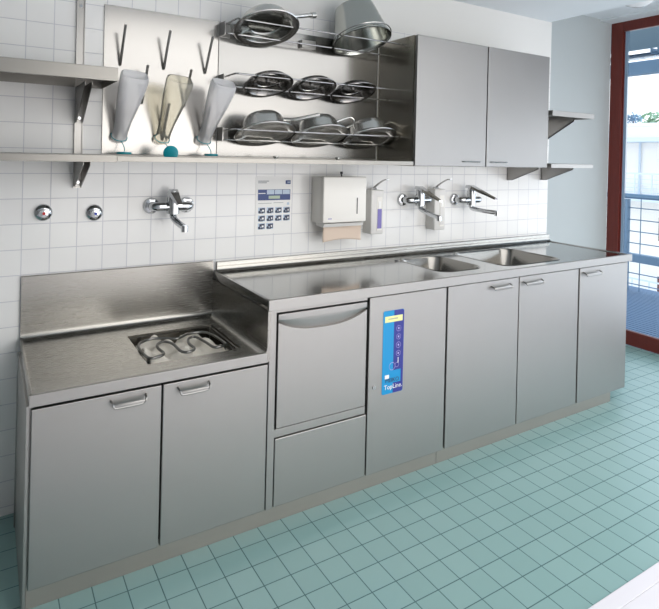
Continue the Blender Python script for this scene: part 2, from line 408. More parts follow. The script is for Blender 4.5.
# control sticker
b = bmesh.new(); prism(b, rrect(1.339, 1.453, 0.414, 0.772, .008, 3), 1, -.5874, -.5882)
st = obj('control_sticker', b, M['cyan'], sp)
b = bmesh.new(); prism(b, [(1.398, .4145), (1.445, .4145), (1.4525, .422), (1.4525, .764), (1.445, .7715), (1.398, .7715), (1.398, .512), (1.440, .512), (1.440, .458), (1.398, .458)], 1, -.5882, -.5885)
obj('blue_field', b, M['violet'], st)
obj('yellow_strip', bx(1.348, 1.444, -.5892, -.5884, .722, .748, .0002), M['yellow'], st)
b = bmesh.new()
for k in range(9): box(b, 1.366+.006*k, 1.370+.006*k, -.5894, -.5891, .733, .739)
obj('strip_lettering', b, M['greyink'], st)
for k, z in enumerate((.690, .654, .618, .582)):
    b = bmesh.new(); bmesh.ops.create_circle(b, segments=4, radius=.0145) if False else None
    n = 6 if k % 2 else 20
    tube(b, [(1.424+.0125*math.cos(2*PI*i/n+PI/6), -.5888, z+.0125*math.sin(2*PI*i/n+PI/6)) for i in range(n)], .0007, 5, True)
    box(b, 1.4205, 1.4275, -.5889, -.5886, z-.004, z+.004)
    obj('program_button', b, M['lilac'], st)
b = bmesh.new()
for z in (.560, .551, .543): box(b, 1.4215, 1.4265, -.5889, -.5886, z-.003, z+.003)
obj('indicator_lamp', b, M['poster'], st)
b = bmesh.new()
tube(b, [(1.392+.016*math.cos(2*PI*i/20), -.5888, .530+.016*math.sin(2*PI*i/20)) for i in range(20)], .0009, 5, True)
tube(b, [(1.418+.010*math.cos(2*PI*i/20), -.5888, .533+.010*math.sin(2*PI*i/20)) for i in range(20)], .0007, 5, True)
obj('round_emblem', b, M['lilac'], st)
obj('white_badge', bx(1.354, 1.376, -.5889, -.5881, .480, .496), M['poster'], st)
text_mesh('maker_lettering', 'MEIKO', .025, M['ink'], st, (1.356, -.5889, .463))
text_mesh('model_lettering', 'TopLine.', .028, M['poster'], st, (1.350, -.5890, .434))

# ------------------------------------------------------------------ low worktop with basin
lw = thing('worktop', 'low steel worktop with a rectangular basin and tall splashback', 'worktop', (0.4, -.3, .64))
def plate_with_holes(x0, x1, y0, y1, z, holes, th=None):
    b = bmesh.new(); edges = []
    for lp in [[(x0, y0), (x1, y0), (x1, y1), (x0, y1)]]+holes:
        vs_ = [b.verts.new((p[0], p[1], z)) for p in lp]
        edges += [b.edges.new((vs_[i], vs_[(i+1) % len(vs_)])) for i in range(len(vs_))]
    bmesh.ops.triangle_fill(b, edges=edges, use_beauty=True, use_dissolve=False)
    for f in b.faces:
        if f.normal.z < 0: f.normal_flip()
    return b
def basin(b, loops):
    """loops: list of (pts, z) from rim down; last loop is closed by a floor"""
    rings = [[b.verts.new((p[0], p[1], z)) for p in pts] for pts, z in loops]
    for A, B in zip(rings, rings[1:]):
        for i in range(len(A)):
            j = (i+1) % len(A); b.faces.new((A[i], A[j], B[j], B[i]))
    b.faces.new(rings[-1]); return b
hole = rrect(.378, .733, -.486, -.148, .006, 3)
b = plate_with_holes(0.008, .788, -.596, -.004, .681, [hole])
# slim raised rim strips and front lip
box(b, 0.0, .011, -.600, -.002, .655, .691, .003)
# side upstand toward the washer, with rounded inner corner
pts = [(.802, .656), (.802, .846), (.788, .846), (.788, .712)]
pts += [(.764+.024*math.cos(a), .712-.024*math.sin(a)) for a in [PI/12*k for k in range(1, 6)]]+[(.764, .681), (.764, .676)]
pts = [(.8012, .656), (.8012, .845), (.788, .845)]+[(.758+.030*math.cos(PI/2*k/6), .711-.030*math.sin(PI/2*k/6)) for k in range(7)]+[(.758, .656)]
bb = bmesh.new()
A = [bb.verts.new((p[0], -.601, p[1])) for p in pts]; B = [bb.verts.new((p[0], -.002, p[1])) for p in pts]
bb.faces.new(A[::-1]); bb.faces.new(B)
for i in range(len(pts)):
    j = (i+1) % len(pts); bb.faces.new((A[i], A[j], B[j], B[i]))
merge(b, bb)
obj('work_surface', b, M['lowtop'], lw, smooth=True)
obj('front_edge', bx(0.0, .7885, -.603, -.588, .655, .691, .0012), M['steel'], lw)
# splashback with cove
pts = [(-.001, .690), (-.001, .928), (-.006, .931), (-.012, .928), (-.012, .712)]+[(-.037+.025*math.cos(PI/2*k/6), .706-.025*math.sin(PI/2*k/6)) for k in range(7)]+[(-.037, .676), (-.001, .676)]
b = bmesh.new(); prism(b, pts, 0, 0.002, .787)
obj('splashback', b, M['lowtop'], lw, smooth=True)
b = bmesh.new(); h2 = lambda o: rrect(.378+o, .733-o, -.486+o, -.148-o, .006, 3)
basin(b, [(h2(0), .681), (h2(.001), .672), (h2(.004), .670), (h2(.008), .520)])
tube(b, [(.712, -.476, .672), (.712, -.16, .672)], .003, 6)
obj('basin', b, M['bowl'], lw)
# heating coil inside the basin
coil = [(0.392, -0.437), (0.384, -0.336), (0.399, -0.272), (0.445, -0.240), (0.493, -0.249), (0.543, -0.280), (0.604, -0.243), (0.672, -0.262), (0.693, -0.409), (0.681, -0.437), (0.640, -0.441), (0.630, -0.370), (0.613, -0.295), (0.584, -0.300), (0.567, -0.357), (0.568, -0.421), (0.539, -0.445), (0.515, -0.425), (0.510, -0.330), (0.485, -0.290), (0.456, -0.314), (0.448, -0.358), (0.452, -0.420), (0.425, -0.442)]
b = bmesh.new(); tube(b, smooth_path([(x, y, .686) for x, y in coil], 5, True), .0052, 8, True)
tube(b, [(.392, -.437, .686), (.392, -.438, .53)], .0048, 8); tube(b, [(.690, -.42, .686), (.690, -.42, .53)], .0048, 8); tube(b, [(.385, -.33, .686), (.386, -.33, .53)], .0048, 8)
tag(obj('tube_rack', b, M['coil'], smooth=True), 'dark bent tube rack winding across the basin of the low worktop', 'rack')
# cloth
b = bmesh.new(); NXc, NYc = 34, 22; gr = []
for i in range(NXc+1):
    row = []
    for j in range(NYc+1):
        u, v = i/NXc, j/NYc
        x = .402+.285*u-.03*v*u; y = -.452+.262*v+.010*math.sin(u*9)
        z = .660+.013*math.sin(u*13+v*4)+.009*math.sin(v*15-u*6)+.006*math.sin(u*31+v*11)-.03*(max(0, .2-v)/.2)**2
        row.append(b.verts.new((x, y, z)))
    gr.append(row)
for i in range(NXc):
    for j in range(NYc): b.faces.new((gr[i][j], gr[i+1][j], gr[i+1][j+1], gr[i][j+1]))
clo = obj('cloth', b, M['cloth'], smooth=True)
tag(clo, 'rumpled cream cloth lying in the basin under the tube rack', 'cloth')
sm = clo.modifiers.new('s', 'SOLIDIFY'); sm.thickness = .115; sm.offset = -1

# ------------------------------------------------------------------ high worktop with two sinks
hw = thing('worktop', 'long steel worktop with two sinks along the tiled wall', 'worktop', (2.0, -.3, .845))
s1 = lambda o, r=.07: rrect(1.775+o, 2.060-o, -.485+o, -.130-o, r, 8)
s2 = lambda o, r=.07: rrect(2.190+o, 2.660-o, -.512+o, -.110-o, r, 8)
b = plate_with_holes(0.80, 3.178, -.592, -.006, .880, [s1(0), s2(0)])
box(b, .789, .803, -.600, -.001, .847, .886, .003); box(b, 3.168, 3.182, -.600, -.001, .847, .885, .003)
obj('work_surface', b, M['top'], hw, smooth=True)
obj('front_edge', bx(0.789, 3.182, -.604, -.589, .846, .886, .0012), M['steel'], hw)
pts = [(-.001, .872), (-.001, .921), (-.004, .925), (-.016, .925), (-.019, .921), (-.019, .902)]+[(-.041+.022*math.cos(PI/2*k/6), .902-.022*math.sin(PI/2*k/6)) for k in range(7)]+[(-.041, .872)]
b = bmesh.new(); prism(b, pts, 0, 0.804, 3.205)
obj('splashback', b, M['lowtop'], hw, smooth=True)
for sf, dep in ((s1, .15), (s2, .18)):
    b = bmesh.new()
    basin(b, [(sf(-.010, .08), .8805), (sf(-.006, .076), .8825), (sf(0), .881), (sf(.006, .066), .872), (sf(.012, .062), .88-dep+.03), (sf(.02, .055), .88-dep+.008), (sf(.04, .045), .88-dep)])
    cx = sum(p[0] for p in sf(0))/len(sf(0)); cy = sum(p[1] for p in sf(0))/len(sf(0))
    bw = obj('sink_bowl', b, M['bowl'], hw, smooth=True)
    b = bmesh.new(); lathe(b, [(.001, .0), (.03, 0), (.036, .003), (.04, .001)], 24, Matrix.Translation((cx, cy, .8805-dep)))
    obj('drain', b, M['chrome'], bw, smooth=True)
# small tap hole plug on the worktop
b = bmesh.new(); lathe(b, [(.001, .004), (.008, .004), (.011, .002), (.012, 0)], 16, Matrix.Translation((1.752, -.16, .8802)))
obj('plug_cap', b, M['dark'], hw, smooth=True)

# ------------------------------------------------------------------ left wall shelving
def sheet_shelf(name, label, x0, x1, y0, z0, z1, mt=None):
    b = bmesh.new(); e = .003
    box(b, x0, x1, y0, -.004, z1-e, z1, .0008)
    box(b, x0, x1, y0, y0+e, z0, z1-e); box(b, x0, x1, -.007, -.004, z0, z1-e)
    box(b, x0, x0+e, y0+e, -.007, z0, z1-e); box(b, x1-e, x1, y0+e, -.007, z0, z1-e)
    box(b, x0+e, x1-e, y0+e, y0+.018, z0, z0+e)
    return tag(obj(name, b, mt or M['shelf']), label, 'shelf')
def bracket(bm, x, ztop, h, dep, y0=-.012, w=.026):
    """folded triangular bracket under a shelf"""
    t_ = .002
    for xs in (x-w/2, x+w/2-t_):
        prism(bm, [(y0, ztop), (y0, ztop-h), (y0-.02, ztop-h), (y0-dep, ztop-.012), (y0-dep, ztop)], 0, xs, xs+t_)
    box(bm, x-w/2, x+w/2, y0-.002, y0, ztop-h, ztop)
    return bm
rl = thing('shelf_rail', 'vertical slotted steel wall rail with two shelf brackets at the left', 'rail', (0.197, 0, 1.275))
b = bmesh.new(); box(b, .181, .184, -.012, -.0005, 1.275, 2.33); box(b, .210, .213, -.012, -.0005, 1.275, 2.33); box(b, .184, .210, -.004, -.0005, 1.275, 2.33)
obj('rail', b, M['steelh'], rl)
for z, h in ((1.6875, .145), (1.389, .107)):
    br_ = obj('bracket', bracket(bmesh.new(), .197, z, h, .24), M['steelh'], rl)
    b = bmesh.new(); cyl(b, (.197, -.0145, z-h+.018), (.197, -.0275, z-h+.018), .006, n=12)
    obj('screw', b, M['chrome'], br_)
b = bmesh.new(); cyl(b, (.197, -.004, 2.02), (.197, -.009, 2.02), .006, n=12); obj('screw', b, M['chrome'], rl)
sheet_shelf('wall_shelf', 'upper left steel wall shelf with a deep turned-down edge', -.75, .286, -.33, 1.688, 1.737)
sheet_shelf('wall_shelf', 'lower left steel wall shelf in line with the drip tray', -.75, .288, -.33, 1.390, 1.416)

# ------------------------------------------------------------------ hook board and pegs
hb = thing('peg_board', 'bright steel back board with rows of upturned pegs', 'board', (.54, 0, 1.42))
obj('back_plate', bx(.288, .789, -.006, -.001, 1.418, 2.043, .0008), M['board'], hb)
pegs = [(.354, 1.800), (.538, 1.801), (.727, 1.801), (.447, 1.644), (.633, 1.644), (.345, 1.489), (.539, 1.489), (.722, 1.489)]
for x, z in pegs:
    b = bmesh.new(); tube(b, smooth_path([(x, -.004, z+.008), (x, -.008, z-.001), (x, -.016, z+.004), (x, -.060, z+.078), (x, -.104, z+.147)], 5), .0058, 8)
    obj('peg', b, M['rod'], hb, smooth=True)

# drip tray under both boards
b = bmesh.new(); box(b, .291, 1.714, -.318, -.002, 1.392, 1.396); box(b, .291, 1.714, -.320, -.317, 1.392, 1.412, .0008); box(b, .291, .294, -.316, -.002, 1.396, 1.410); box(b, .291, 1.714, -.006, -.002, 1.396, 1.416)
tag(obj('drip_tray', b, M['shelf']), 'long shallow steel drip tray under the peg board and pan racks', 'tray')

# ------------------------------------------------------------------ urine bottles
def make_bottle(loc, label, mt, cap_local, face):
    t = thing('plastic_bottle', label, 'bottle', loc, (math.radians(37), math.radians(5), 0), 'plastic bottles upside down on the pegs')
    secs = [(0, .030, .030, 2), (.004, .0335, .0335, 2), (.010, .031, .031, 2), (.045, .030, .030, 2), (.09, .033, .032, 2.1), (.14, .0395, .036, 2.4), (.19, .046, .039, 2.9), (.24, .0510, .040, 3.4), (.280, .053, .039, 4), (.293, .052, .036, 4), (.298, .049, .032, 3.6), (.290, .034, .022, 2.6), (.284, .0005, .0005, 2)]
    b = bmesh.new(); n = 36; rings = []
    for z, hx, hy, e in secs:
        row = []; z *= 1.06
        for k in range(n):
            a = 2*PI*k/n; ca, sa = math.cos(a), math.sin(a)
            row.append(b.verts.new((hx*math.copysign(abs(ca)**(2/e), ca), hy*math.copysign(abs(sa)**(2/e), sa), z)))
        rings.append(row)
    for A, B in zip(rings, rings[1:]):
        for k in range(n): b.faces.new((A[k], A[(k+1) % n], B[(k+1) % n], B[k]))
    o = obj('bottle_body', b, mt, t, local=True, smooth=True)
    b = bmesh.new(); tube(b, [(.0325*math.cos(2*PI*i/28), .0325*math.sin(2*PI*i/28), .012) for i in range(28)], .0018, 6, True)
    obj('strap_ring', b, M['teal'], t, local=True, smooth=True)
    inv = (Matrix.Rotation(math.radians(5), 3, 'Y') @ Matrix.Rotation(math.radians(37), 3, 'X')).inverted()
    e = inv @ (Vector(cap_local)-Vector(loc))
    b = bmesh.new(); s0 = Vector((.006, -.033, .012)); mid = (s0+e)/2+Vector((.006, -.004, 0))
    tube(b, smooth_path([s0, mid, e], 6), .0018, 6)
    obj('strap', b, M['teal'], t, local=True, smooth=True)
    b = bmesh.new(); lathe(b, [(.001, .004), (.026, .004), (.030, .002), (.030, -.004), (.027, -.006), (.001, -.006)], 28)
    nrm = inv @ Vector(face).normalized()
    bmesh.ops.transform(b, matrix=Matrix.Translation(e) @ nrm.to_track_quat('Z', 'Y').to_matrix().to_4x4(), verts=b.verts)
    obj('cap', b, M['teal'], t, local=True, smooth=True)
    return t
make_bottle((.352, -.022, 1.482), 'milky plastic bottle upside down at the left, nearest the wall shelves', M['milky'], (.355, -.12, 1.4235), (0, 0, 1))
make_bottle((.532, -.022, 1.480), 'clear amber plastic bottle upside down between the two milky ones', M['clear'], (.518, -.22, 1.4275), (-.35, -.92, .12))
make_bottle((.722, -.022, 1.482), 'milky plastic bottle upside down at the right, beside the pan racks', M['milky'], (.725, -.12, 1.4235), (0, 0, 1))

# ------------------------------------------------------------------ pan rack board, rods
rb = thing('pan_rack', 'bright steel back board with three levels of wire pan racks', 'rack', (1.25, 0, 1.42))
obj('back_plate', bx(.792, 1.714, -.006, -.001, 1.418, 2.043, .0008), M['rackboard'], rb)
for zb in (2.022, 1.782, 1.538):
    b = bmesh.new()
    tube(b, smooth_path([(.803, -.005, zb-.002), (.803, -.18, zb), (.815, -.192, zb), (.83, -.192, zb)], 4)+[Vector((1.715, -.192, zb))], .0040, 8)
    tube(b, smooth_path([(.803, -.005, zb-.043), (.803, -.075, zb-.045), (.815, -.085, zb-.045), (.83, -.085, zb-.045)], 4)+[Vector((1.715, -.085, zb-.045))], .0040, 8)
    wr = obj('wire_rack', b, M['wire'], rb, smooth=True)
    b = bmesh.new(); box(b, .793, .797, -.075, -.006, zb-.05, zb+.012)
    box(b, .797, .845, -.010, -.006, zb-.05, zb+.012)
    obj('wall_bracket', b, M['steelh'], wr)
    b = bmesh.new(); box(b, 1.22, 1.30, -.030, -.006, zb-.052, zb-.012, .001)
    obj('wall_bracket', b, M['steelh'], wr)

# ------------------------------------------------------------------ wall cabinet
wc = thing('wall_cabinet', 'steel wall cabinet with two doors above the sinks', 'cabinet', (2.24, 0, 1.388))
b = bmesh.new(); x0, x1, z0, z1 = 1.721, 2.757, 1.388, 2.053
box(b, x0, x0+.010, -.298, -.001, z0, z1); box(b, x1-.010, x1, -.298, -.001, z0, z1)
box(b, x0+.010, x1-.010, -.298, -.001, z0, z0+.010); box(b, x0+.010, x1-.010, -.298, -.001, z1-.010, z1); box(b, x0+.010, x1-.010, -.012, -.001, z0+.010, z1-.010)
obj('carcass', b, M['carc'], wc)
obj('gap_shade', bx(x0+.010, x1-.010, -.2985, -.290, z0+.010, z1-.010), M['black'], wc)  # black sheet standing in for shade between the doors
def slim_handle(parent, x0, x1, z):
    b = bmesh.new(); tube(b, smooth_path([(x0, -.319, z), (x0+.012, -.332, z), (x0+.03, -.336, z), (x1-.03, -.336, z), (x1-.012, -.332, z), (x1, -.319, z)], 5), .0042, 8, flat=.7)
    obj('handle', b, M['wire'], parent, smooth=True)
for dx0, dx1, h0, h1 in ((x0+.002, 2.2275, 2.050, 2.185), (2.2345, x1-.001, 2.262, 2.400)):
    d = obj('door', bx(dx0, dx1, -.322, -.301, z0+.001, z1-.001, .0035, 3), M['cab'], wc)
    slim_handle(d, h0, h1, 1.416)

# right shelves; the lighter steel paints in their window reflection
sheet_shelf('wall_shelf', 'upper steel wall shelf between the wall cabinet and the window', 2.776, 3.19, -.335, 1.703, 1.735, M['steel'])
sheet_shelf('wall_shelf', 'lower steel wall shelf between the wall cabinet and the window', 2.776, 3.19, -.335, 1.389, 1.414, M['steel'])
rr_ = thing('shelf_rail', 'vertical steel wall rail with shelf brackets right of the wall cabinet', 'rail', (3.126, 0, 1.297))
b = bmesh.new(); box(b, 3.110, 3.113, -.012, -.0005, 1.297, 1.80); box(b, 3.139, 3.142, -.012, -.0005, 1.297, 1.80); box(b, 3.113, 3.139, -.004, -.0005, 1.297, 1.80)
obj('rail', b, M['wire'], rr_)
for z, h in ((1.7025, .13), (1.3885, .09)):
    obj('bracket', bracket(bmesh.new(), 3.126, z, h, .22), M['steelh'], rr_)
b = bracket(bmesh.new(), 2.795, 1.3875, .09, .22, y0=-.002)
tag(obj('shelf_bracket', b, M['steelh']), 'triangular steel bracket under the right end of the wall cabinet', 'bracket')

# ------------------------------------------------------------------ pans on the racks
TILT = math.radians(-22)
def pan_profile(R, rm, rt, h):
    """outer skin from the crown, over the flange, back up the inside; mouth at z=0"""
    out = [(.001, h), (rt*.35, h*.99), (rt*.62, h*.955), (rt*.84, h*.87), (rt*.96, h*.74), (rt*1.02, h*.56), (rt+(rm-rt)*.6, h*.25), (rm, .012), (rm+.004, .007), (R-.004, .004), (R, .0), (R-.003, -.003), (rm, .002)]
    return out+[(rm-.004, .006), (rm-.006, h*.25), (rt*.98, h*.55), (rt*.88, h*.78), (rt*.6, h*.92), (.001, h*.955)]
def loop_handle(bm, xa, L, w, z0, rise, r=.0052):
    pts = [(xa, 0, z0+w), (xa+L*.45, 0, z0+w*1.05+rise*.5), (xa+L*.85, 0, z0+w*.95+rise*.9), (xa+L, 0, z0+rise), (xa+L*.85, 0, z0-w*.8+rise*.8), (xa+L*.45, 0, z0-w+rise*.4), (xa, 0, z0-w)]
    return tube(bm, smooth_path(pts, 6), r, 8)
GP = 'steel bedpans upside down on the wire racks'
# top level: wide pan with bar handle
t = thing('bedpan', 'wide steel pan with a thick bar handle on the top rack', 'pan', (.962, -.160, 2.004), (TILT, 0, math.radians(0)), GP)
b = bmesh.new(); lathe(b, pan_profile(.152, .124, .104, .086), 44); obj('pan_body', b, M['pan'], t, local=True, smooth=True)
b = bmesh.new(); lathe(b, [(.1205, .004), (.113, .010), (.088, .022), (.080, .030), (.050, .032), (.001, .032), (.001, .0345), (.05, .0345), (.082, .033), (.092, .024), (.115, .013), (.1205, .007)], 44); obj('inner_rim', b, M['bucket'], t, local=True, smooth=True)
b = bmesh.new(); tube(b, [(.080, .0, .070), (.14, .0, .088), (.24, .0, .114), (.266, .0, .120)], .0125, 12, flat=.8); tube(b, [(.256, .0, .1175), (.280, .0, .1235)], .0160, 12)
obj('handle', b, M['pan'], t, local=True, smooth=True)
# bucket
t = thing('bucket', 'tapered steel bucket tipped upside down on the top rack', 'bucket', (1.484, -.174, 2.012), (math.radians(-19), math.radians(-4), 0))
b = bmesh.new(); H, RB, RT = .188, .145, .103
lathe(b, [(.001, H), (RT-.012, H), (RT-.003, H-.004), (RT, H-.012), (RB-.004, .02), (RB, .006), (RB+.006, .003), (RB+.006, -.003), (RB, -.004), (RB-.005, .004), (RB-.007, .02), (RT-.004, H-.014), (RT-.014, H-.006), (.001, H-.006)], 52)
obj('bucket_body', b, M['bucket'], t, local=True, smooth=True)
b = bmesh.new()
tube(b, [(.154*math.cos(a), .154*math.sin(a)*.98, .010-.010*math.sin(a)) for a in [PI+PI*k/24 for k in range(25)]], .0032, 7)
for sx in (-1, 1): cyl(b, (sx*.141, 0, .010), (sx*.157, 0, .010), .010, n=14)
obj('bail_handle', b, M['wire'], t, local=True, smooth=True)
# middle level: three shallow dishes
def dish(loc, label):
    t = thing('shallow_dish', label, 'dish', loc, (TILT, 0, 0), 'shallow steel dishes on the middle rack')
    R = .119
    b = bmesh.new(); lathe(b, [(.001, .030), (.080, .030), (.092, .027), (.108, .010), (.112, .006), (R-.002, .003), (R, .0), (R-.002, -.002), (.108, .001), (.104, .008), (.089, .023), (.078, .0265), (.001, .0265)], 40)
    obj('dish_body', b, M['dish'], t, local=True, smooth=True)
    b = bmesh.new(); tube(b, [(.06*math.cos(2*PI*k/30), .06*math.sin(2*PI*k/30), .0245) for k in range(30)], .0025, 6, True); cyl(b, (0, 0, .027), (0, 0, .012), .010, .013, 14)
    obj('centre_boss', b, M['wire'], t, local=True, smooth=True)
    return t
dz = 1.782-.0455*(.192-.150)/.107*1.0+.0055
dish((.990, -.132, dz-.018), 'shallow steel dish on the middle rack, at its left end')
dish((1.228, -.132, dz-.018), 'shallow steel dish on the middle rack, between two others')
dish((1.468, -.132, dz-.018), 'shallow steel dish on the middle rack, at its right end beside the wall cabinet')
# lower level: three bedpans
def bedpan(loc, label, kind, rz=0):
    t = thing('bedpan', label, 'pan', loc, (TILT, 0, 0), GP)
    b = bmesh.new(); lathe(b, pan_profile(.142, .106, .094, .098), 44); obj('pan_body', b, M['pan'], t, local=True, smooth=True)
    b = bmesh.new(); lathe(b, [(.103, .004), (.090, .010), (.001, .014), (.001, .017), (.090, .013), (.103, .008)], 40); obj('inner_rim', b, M['pan'], t, local=True, smooth=True)
    b = bmesh.new()
    if kind == 'bar':
        tube(b, [(.085, -.035, .060), (.12, -.06, .048), (.16, -.09, .048), (.232, -.124, .054)], .0120, 12, flat=.8)
    else: loop_handle(b, .088, .135, .022, .052, .045)
    obj('handle', b, M['pan'], t, local=True, smooth=True)
    return t
lz = 1.538-.0455*(.192-.155)/.107+.0055
bedpan((.968, -.155, lz-.004), 'steel bedpan on the lower rack, at its left end', 'bar')
bedpan((1.262, -.155, lz-.004), 'steel bedpan with loop handle on the lower rack, between two others', 'loop')
bedpan((1.560, -.155, lz-.004), 'steel bedpan with loop handle on the lower rack, beside the wall cabinet', 'loop')
# lids on the tray
def lid(loc, R, label):
    t = thing('pan_lid', label, 'lid', loc, (0, 0, 0), 'flat steel pan lids on the drip tray')
    b = bmesh.new(); lathe(b, [(.001, .012), (R*.5, .0115), (R*.86, .008), (R, .002), (R, 0), (R*.86, .0055), (R*.5, .009), (.001, .0095)], 40); obj('lid_disc', b, M['pan'], t, local=True, smooth=True)
    b = bmesh.new(); lathe(b, [(.006, .011), (.006, .018), (.014, .022), (.014, .026), (.001, .028)], 18); obj('knob', b, M['wire'], t, local=True, smooth=True)
lid((1.02, -.165, 1.3962), .135, 'steel pan lid flat on the drip tray, under the left pans')
lid((1.35, -.180, 1.3962), .135, 'steel pan lid flat on the drip tray, above the towel dispenser')

# ------------------------------------------------------------------ taps and valves
def valve(x, z, dot, label):
    t = thing('stop_valve', label, 'valve', (x, 0, z))
    mt = Matrix.Translation((x, 0, z)) @ Matrix.Rotation(PI/2, 4, 'X')
    b = bmesh.new(); lathe(b, [(.034, .0005), (.034, .004), (.030, .010), (.020, .015), (.016, .016), (.001, .016)], 32, mt); obj('rosette', b, M['chrome'], t, smooth=True)
    b = bmesh.new(); lathe(b, [(.014, .0155), (.0165, .022), (.0165, .036), (.014, .041), (.001, .042)], 20, mt); obj('knob', b, M['chrome'], t, smooth=True)
    b = bmesh.new(); lathe(b, [(.006, .0415), (.006, .0435), (.001, .0438)], 16, mt); obj('marker_dot', b, dot, t, smooth=True)
valve(.074, 1.178, M['red'], 'round chrome wall valve with a red dot')
valve(.265, 1.171, M['blue'], 'round chrome wall valve with a blue dot')

def mixer(xc, z, label, lever, spout, lever_dx=0.0, spout_dx=0.0, drop=.030, lift=0.0):
    t = thing('wall_mixer_tap', label, 'tap', (xc, 0, z), group='chrome wall mixer taps')
    for s in (-1, 1):
        b = bmesh.new(); mt = Matrix.Translation((xc+s*.078, 0, z)) @ Matrix.Rotation(PI/2, 4, 'X')
        lathe(b, [(.036, .0005), (.036, .006), (.031, .015), (.022, .018), (.014, .020), (.014, .036)], 28, mt)
        obj('rosette', b, M['chrome'], t, smooth=True)
    b = bmesh.new()
    tube(b, smooth_path([(xc-.078, -.030, z), (xc-.078, -.048, z), (xc-.066, -.062, z), (xc-.03, -.064, z), (xc+.03, -.064, z), (xc+.066, -.062, z), (xc+.078, -.048, z), (xc+.078, -.030, z)], 5), .0200, 16)
    cyl(b, (xc, -.066, z-.030), (xc, -.066, z+.040), .0275, .0265, 28)
    lathe(b, [(.0265, .04), (.0255, .054), (.018, .062), (.001, .064)], 28, Matrix.Translation((xc, -.066, z)))
    obj('body', b, M['chrome'], t, smooth=True)
    b = bmesh.new(); p0 = Vector((xc, -.066, z+.060)); L = lever
    w0 = .018
    prof = [(-.15, .022, .010), (0.0, .026, .012), (.25, .024, .010), (.7, .017, .007), (1.0, .013, .005)]
    ring = []
    for tt, w, h in prof:
        c = p0+Vector((lever_dx*tt, -L*tt, -.050*max(tt, 0)*(L/.13)**.4+.006*(1-tt)+lift))
        ring.append([b.verts.new(c+Vector((dx*w, 0, dz_*h))) for dx, dz_ in ((-1, -.6), (-.7, .8), (.7, .8), (1, -.6), (.7, -1), (-.7, -1))])
    for A, B in zip(ring, ring[1:]):
        for k in range(6): b.faces.new((A[k], A[(k+1) % 6], B[(k+1) % 6], B[k]))
    b.faces.new(ring[0]); b.faces.new(ring[-1])
    cyl(b, (xc, -.066, z+.050), (xc, -.066, z+.066+lift), .024, .020, 24)
    obj('lever', b, M['chrome'], t, smooth=True)
    b = bmesh.new(); S = spout
    tube(b, smooth_path([(xc, -.066, z-.026), (xc, -.068, z-.040), (xc+spout_dx*.12, -.082, z-.052), (xc+spout_dx*.5, -.066-S*.5, z-.056-drop*.5), (xc+spout_dx, -.066-S, z-.056-drop)], 5), .0150, 14, flat=.85)
    e = Vector((xc+spout_dx, -.066-S+.004, z-.056-drop)); cyl(b, e+Vector((0, 0, .008)), e+Vector((0, -.002, -.018)), .0155, .0145, 20)
    obj('spout', b, M['chrome'], t, smooth=True)
    return t
mixer(.577, 1.194, 'chrome wall mixer tap with short lever above the low worktop', .105, .125, .0, .015, .022)
mixer(1.988, 1.190, 'chrome wall mixer tap with long lever behind the smaller sink', .165, .160, 0, 0, .026, .004)
mixer(2.393, 1.183, 'chrome wall mixer tap with long lever behind the larger sink', .175, .185, .02, .02, .004, .014)

# ------------------------------------------------------------------ towel dispenser
td = thing('towel_dispenser', 'white paper towel dispenser on the tiled wall with brown paper hanging', 'dispenser', (1.44, 0, 1.09))
b = bmesh.new(); box(b, 1.312, 1.572, -.098, -.0005, 1.090, 1.322, .006, 3)
obj('casing', b, M['white'], td, smooth=True)
b = bmesh.new(); box(b, 1.311, 1.573, -.122, -.099, 1.094, 1.326, .006, 3)
cv = obj('cover', b, M['white'], td, smooth=True)
obj('fill_slot', bx(1.512, 1.518, -.1235, -.1215, 1.135, 1.218, .0006), M['dark'], cv)
obj('maker_mark', bx(1.340, 1.362, -.1224, -.1218, 1.113, 1.117), M['purple'], cv)
b = bmesh.new(); prism(b, [(-.03, 1.0895), (-.116, 1.0895), (-.108, 1.072), (-.04, 1.072)], 0, 1.322, 1.562)
obj('outlet', b, M['greyplastic'], td)
b = bmesh.new(); NX = 20
g0 = []
for j in range(9):
    v = j/8; g0.append([b.verts.new((1.330+.232*i/NX, -.098+.006*math.sin(v*2.4)+.004*math.sin(i/NX*PI), 1.082-(.088-.010*math.sin(i/NX*PI))*v)) for i in range(NX+1)])
for j in range(8):
    for i in range(NX): b.faces.new((g0[j][i], g0[j][i+1], g0[j+1][i+1], g0[j+1][i]))
pp = obj('paper_towel', b, M['paper'], td, smooth=True); sm = pp.modifiers.new('s', 'SOLIDIFY'); sm.thickness = .002
b = bmesh.new(); cyl(b, (1.455, -.06, 1.320), (1.455, -.06, 1.338), .0035, n=10); cyl(b, (1.455, -.06, 1.338), (1.455, -.06, 1.350), .007, n=12)  # small dark knob on top of the casing
obj('dark_knob', b, M['dark'], td, smooth=True)

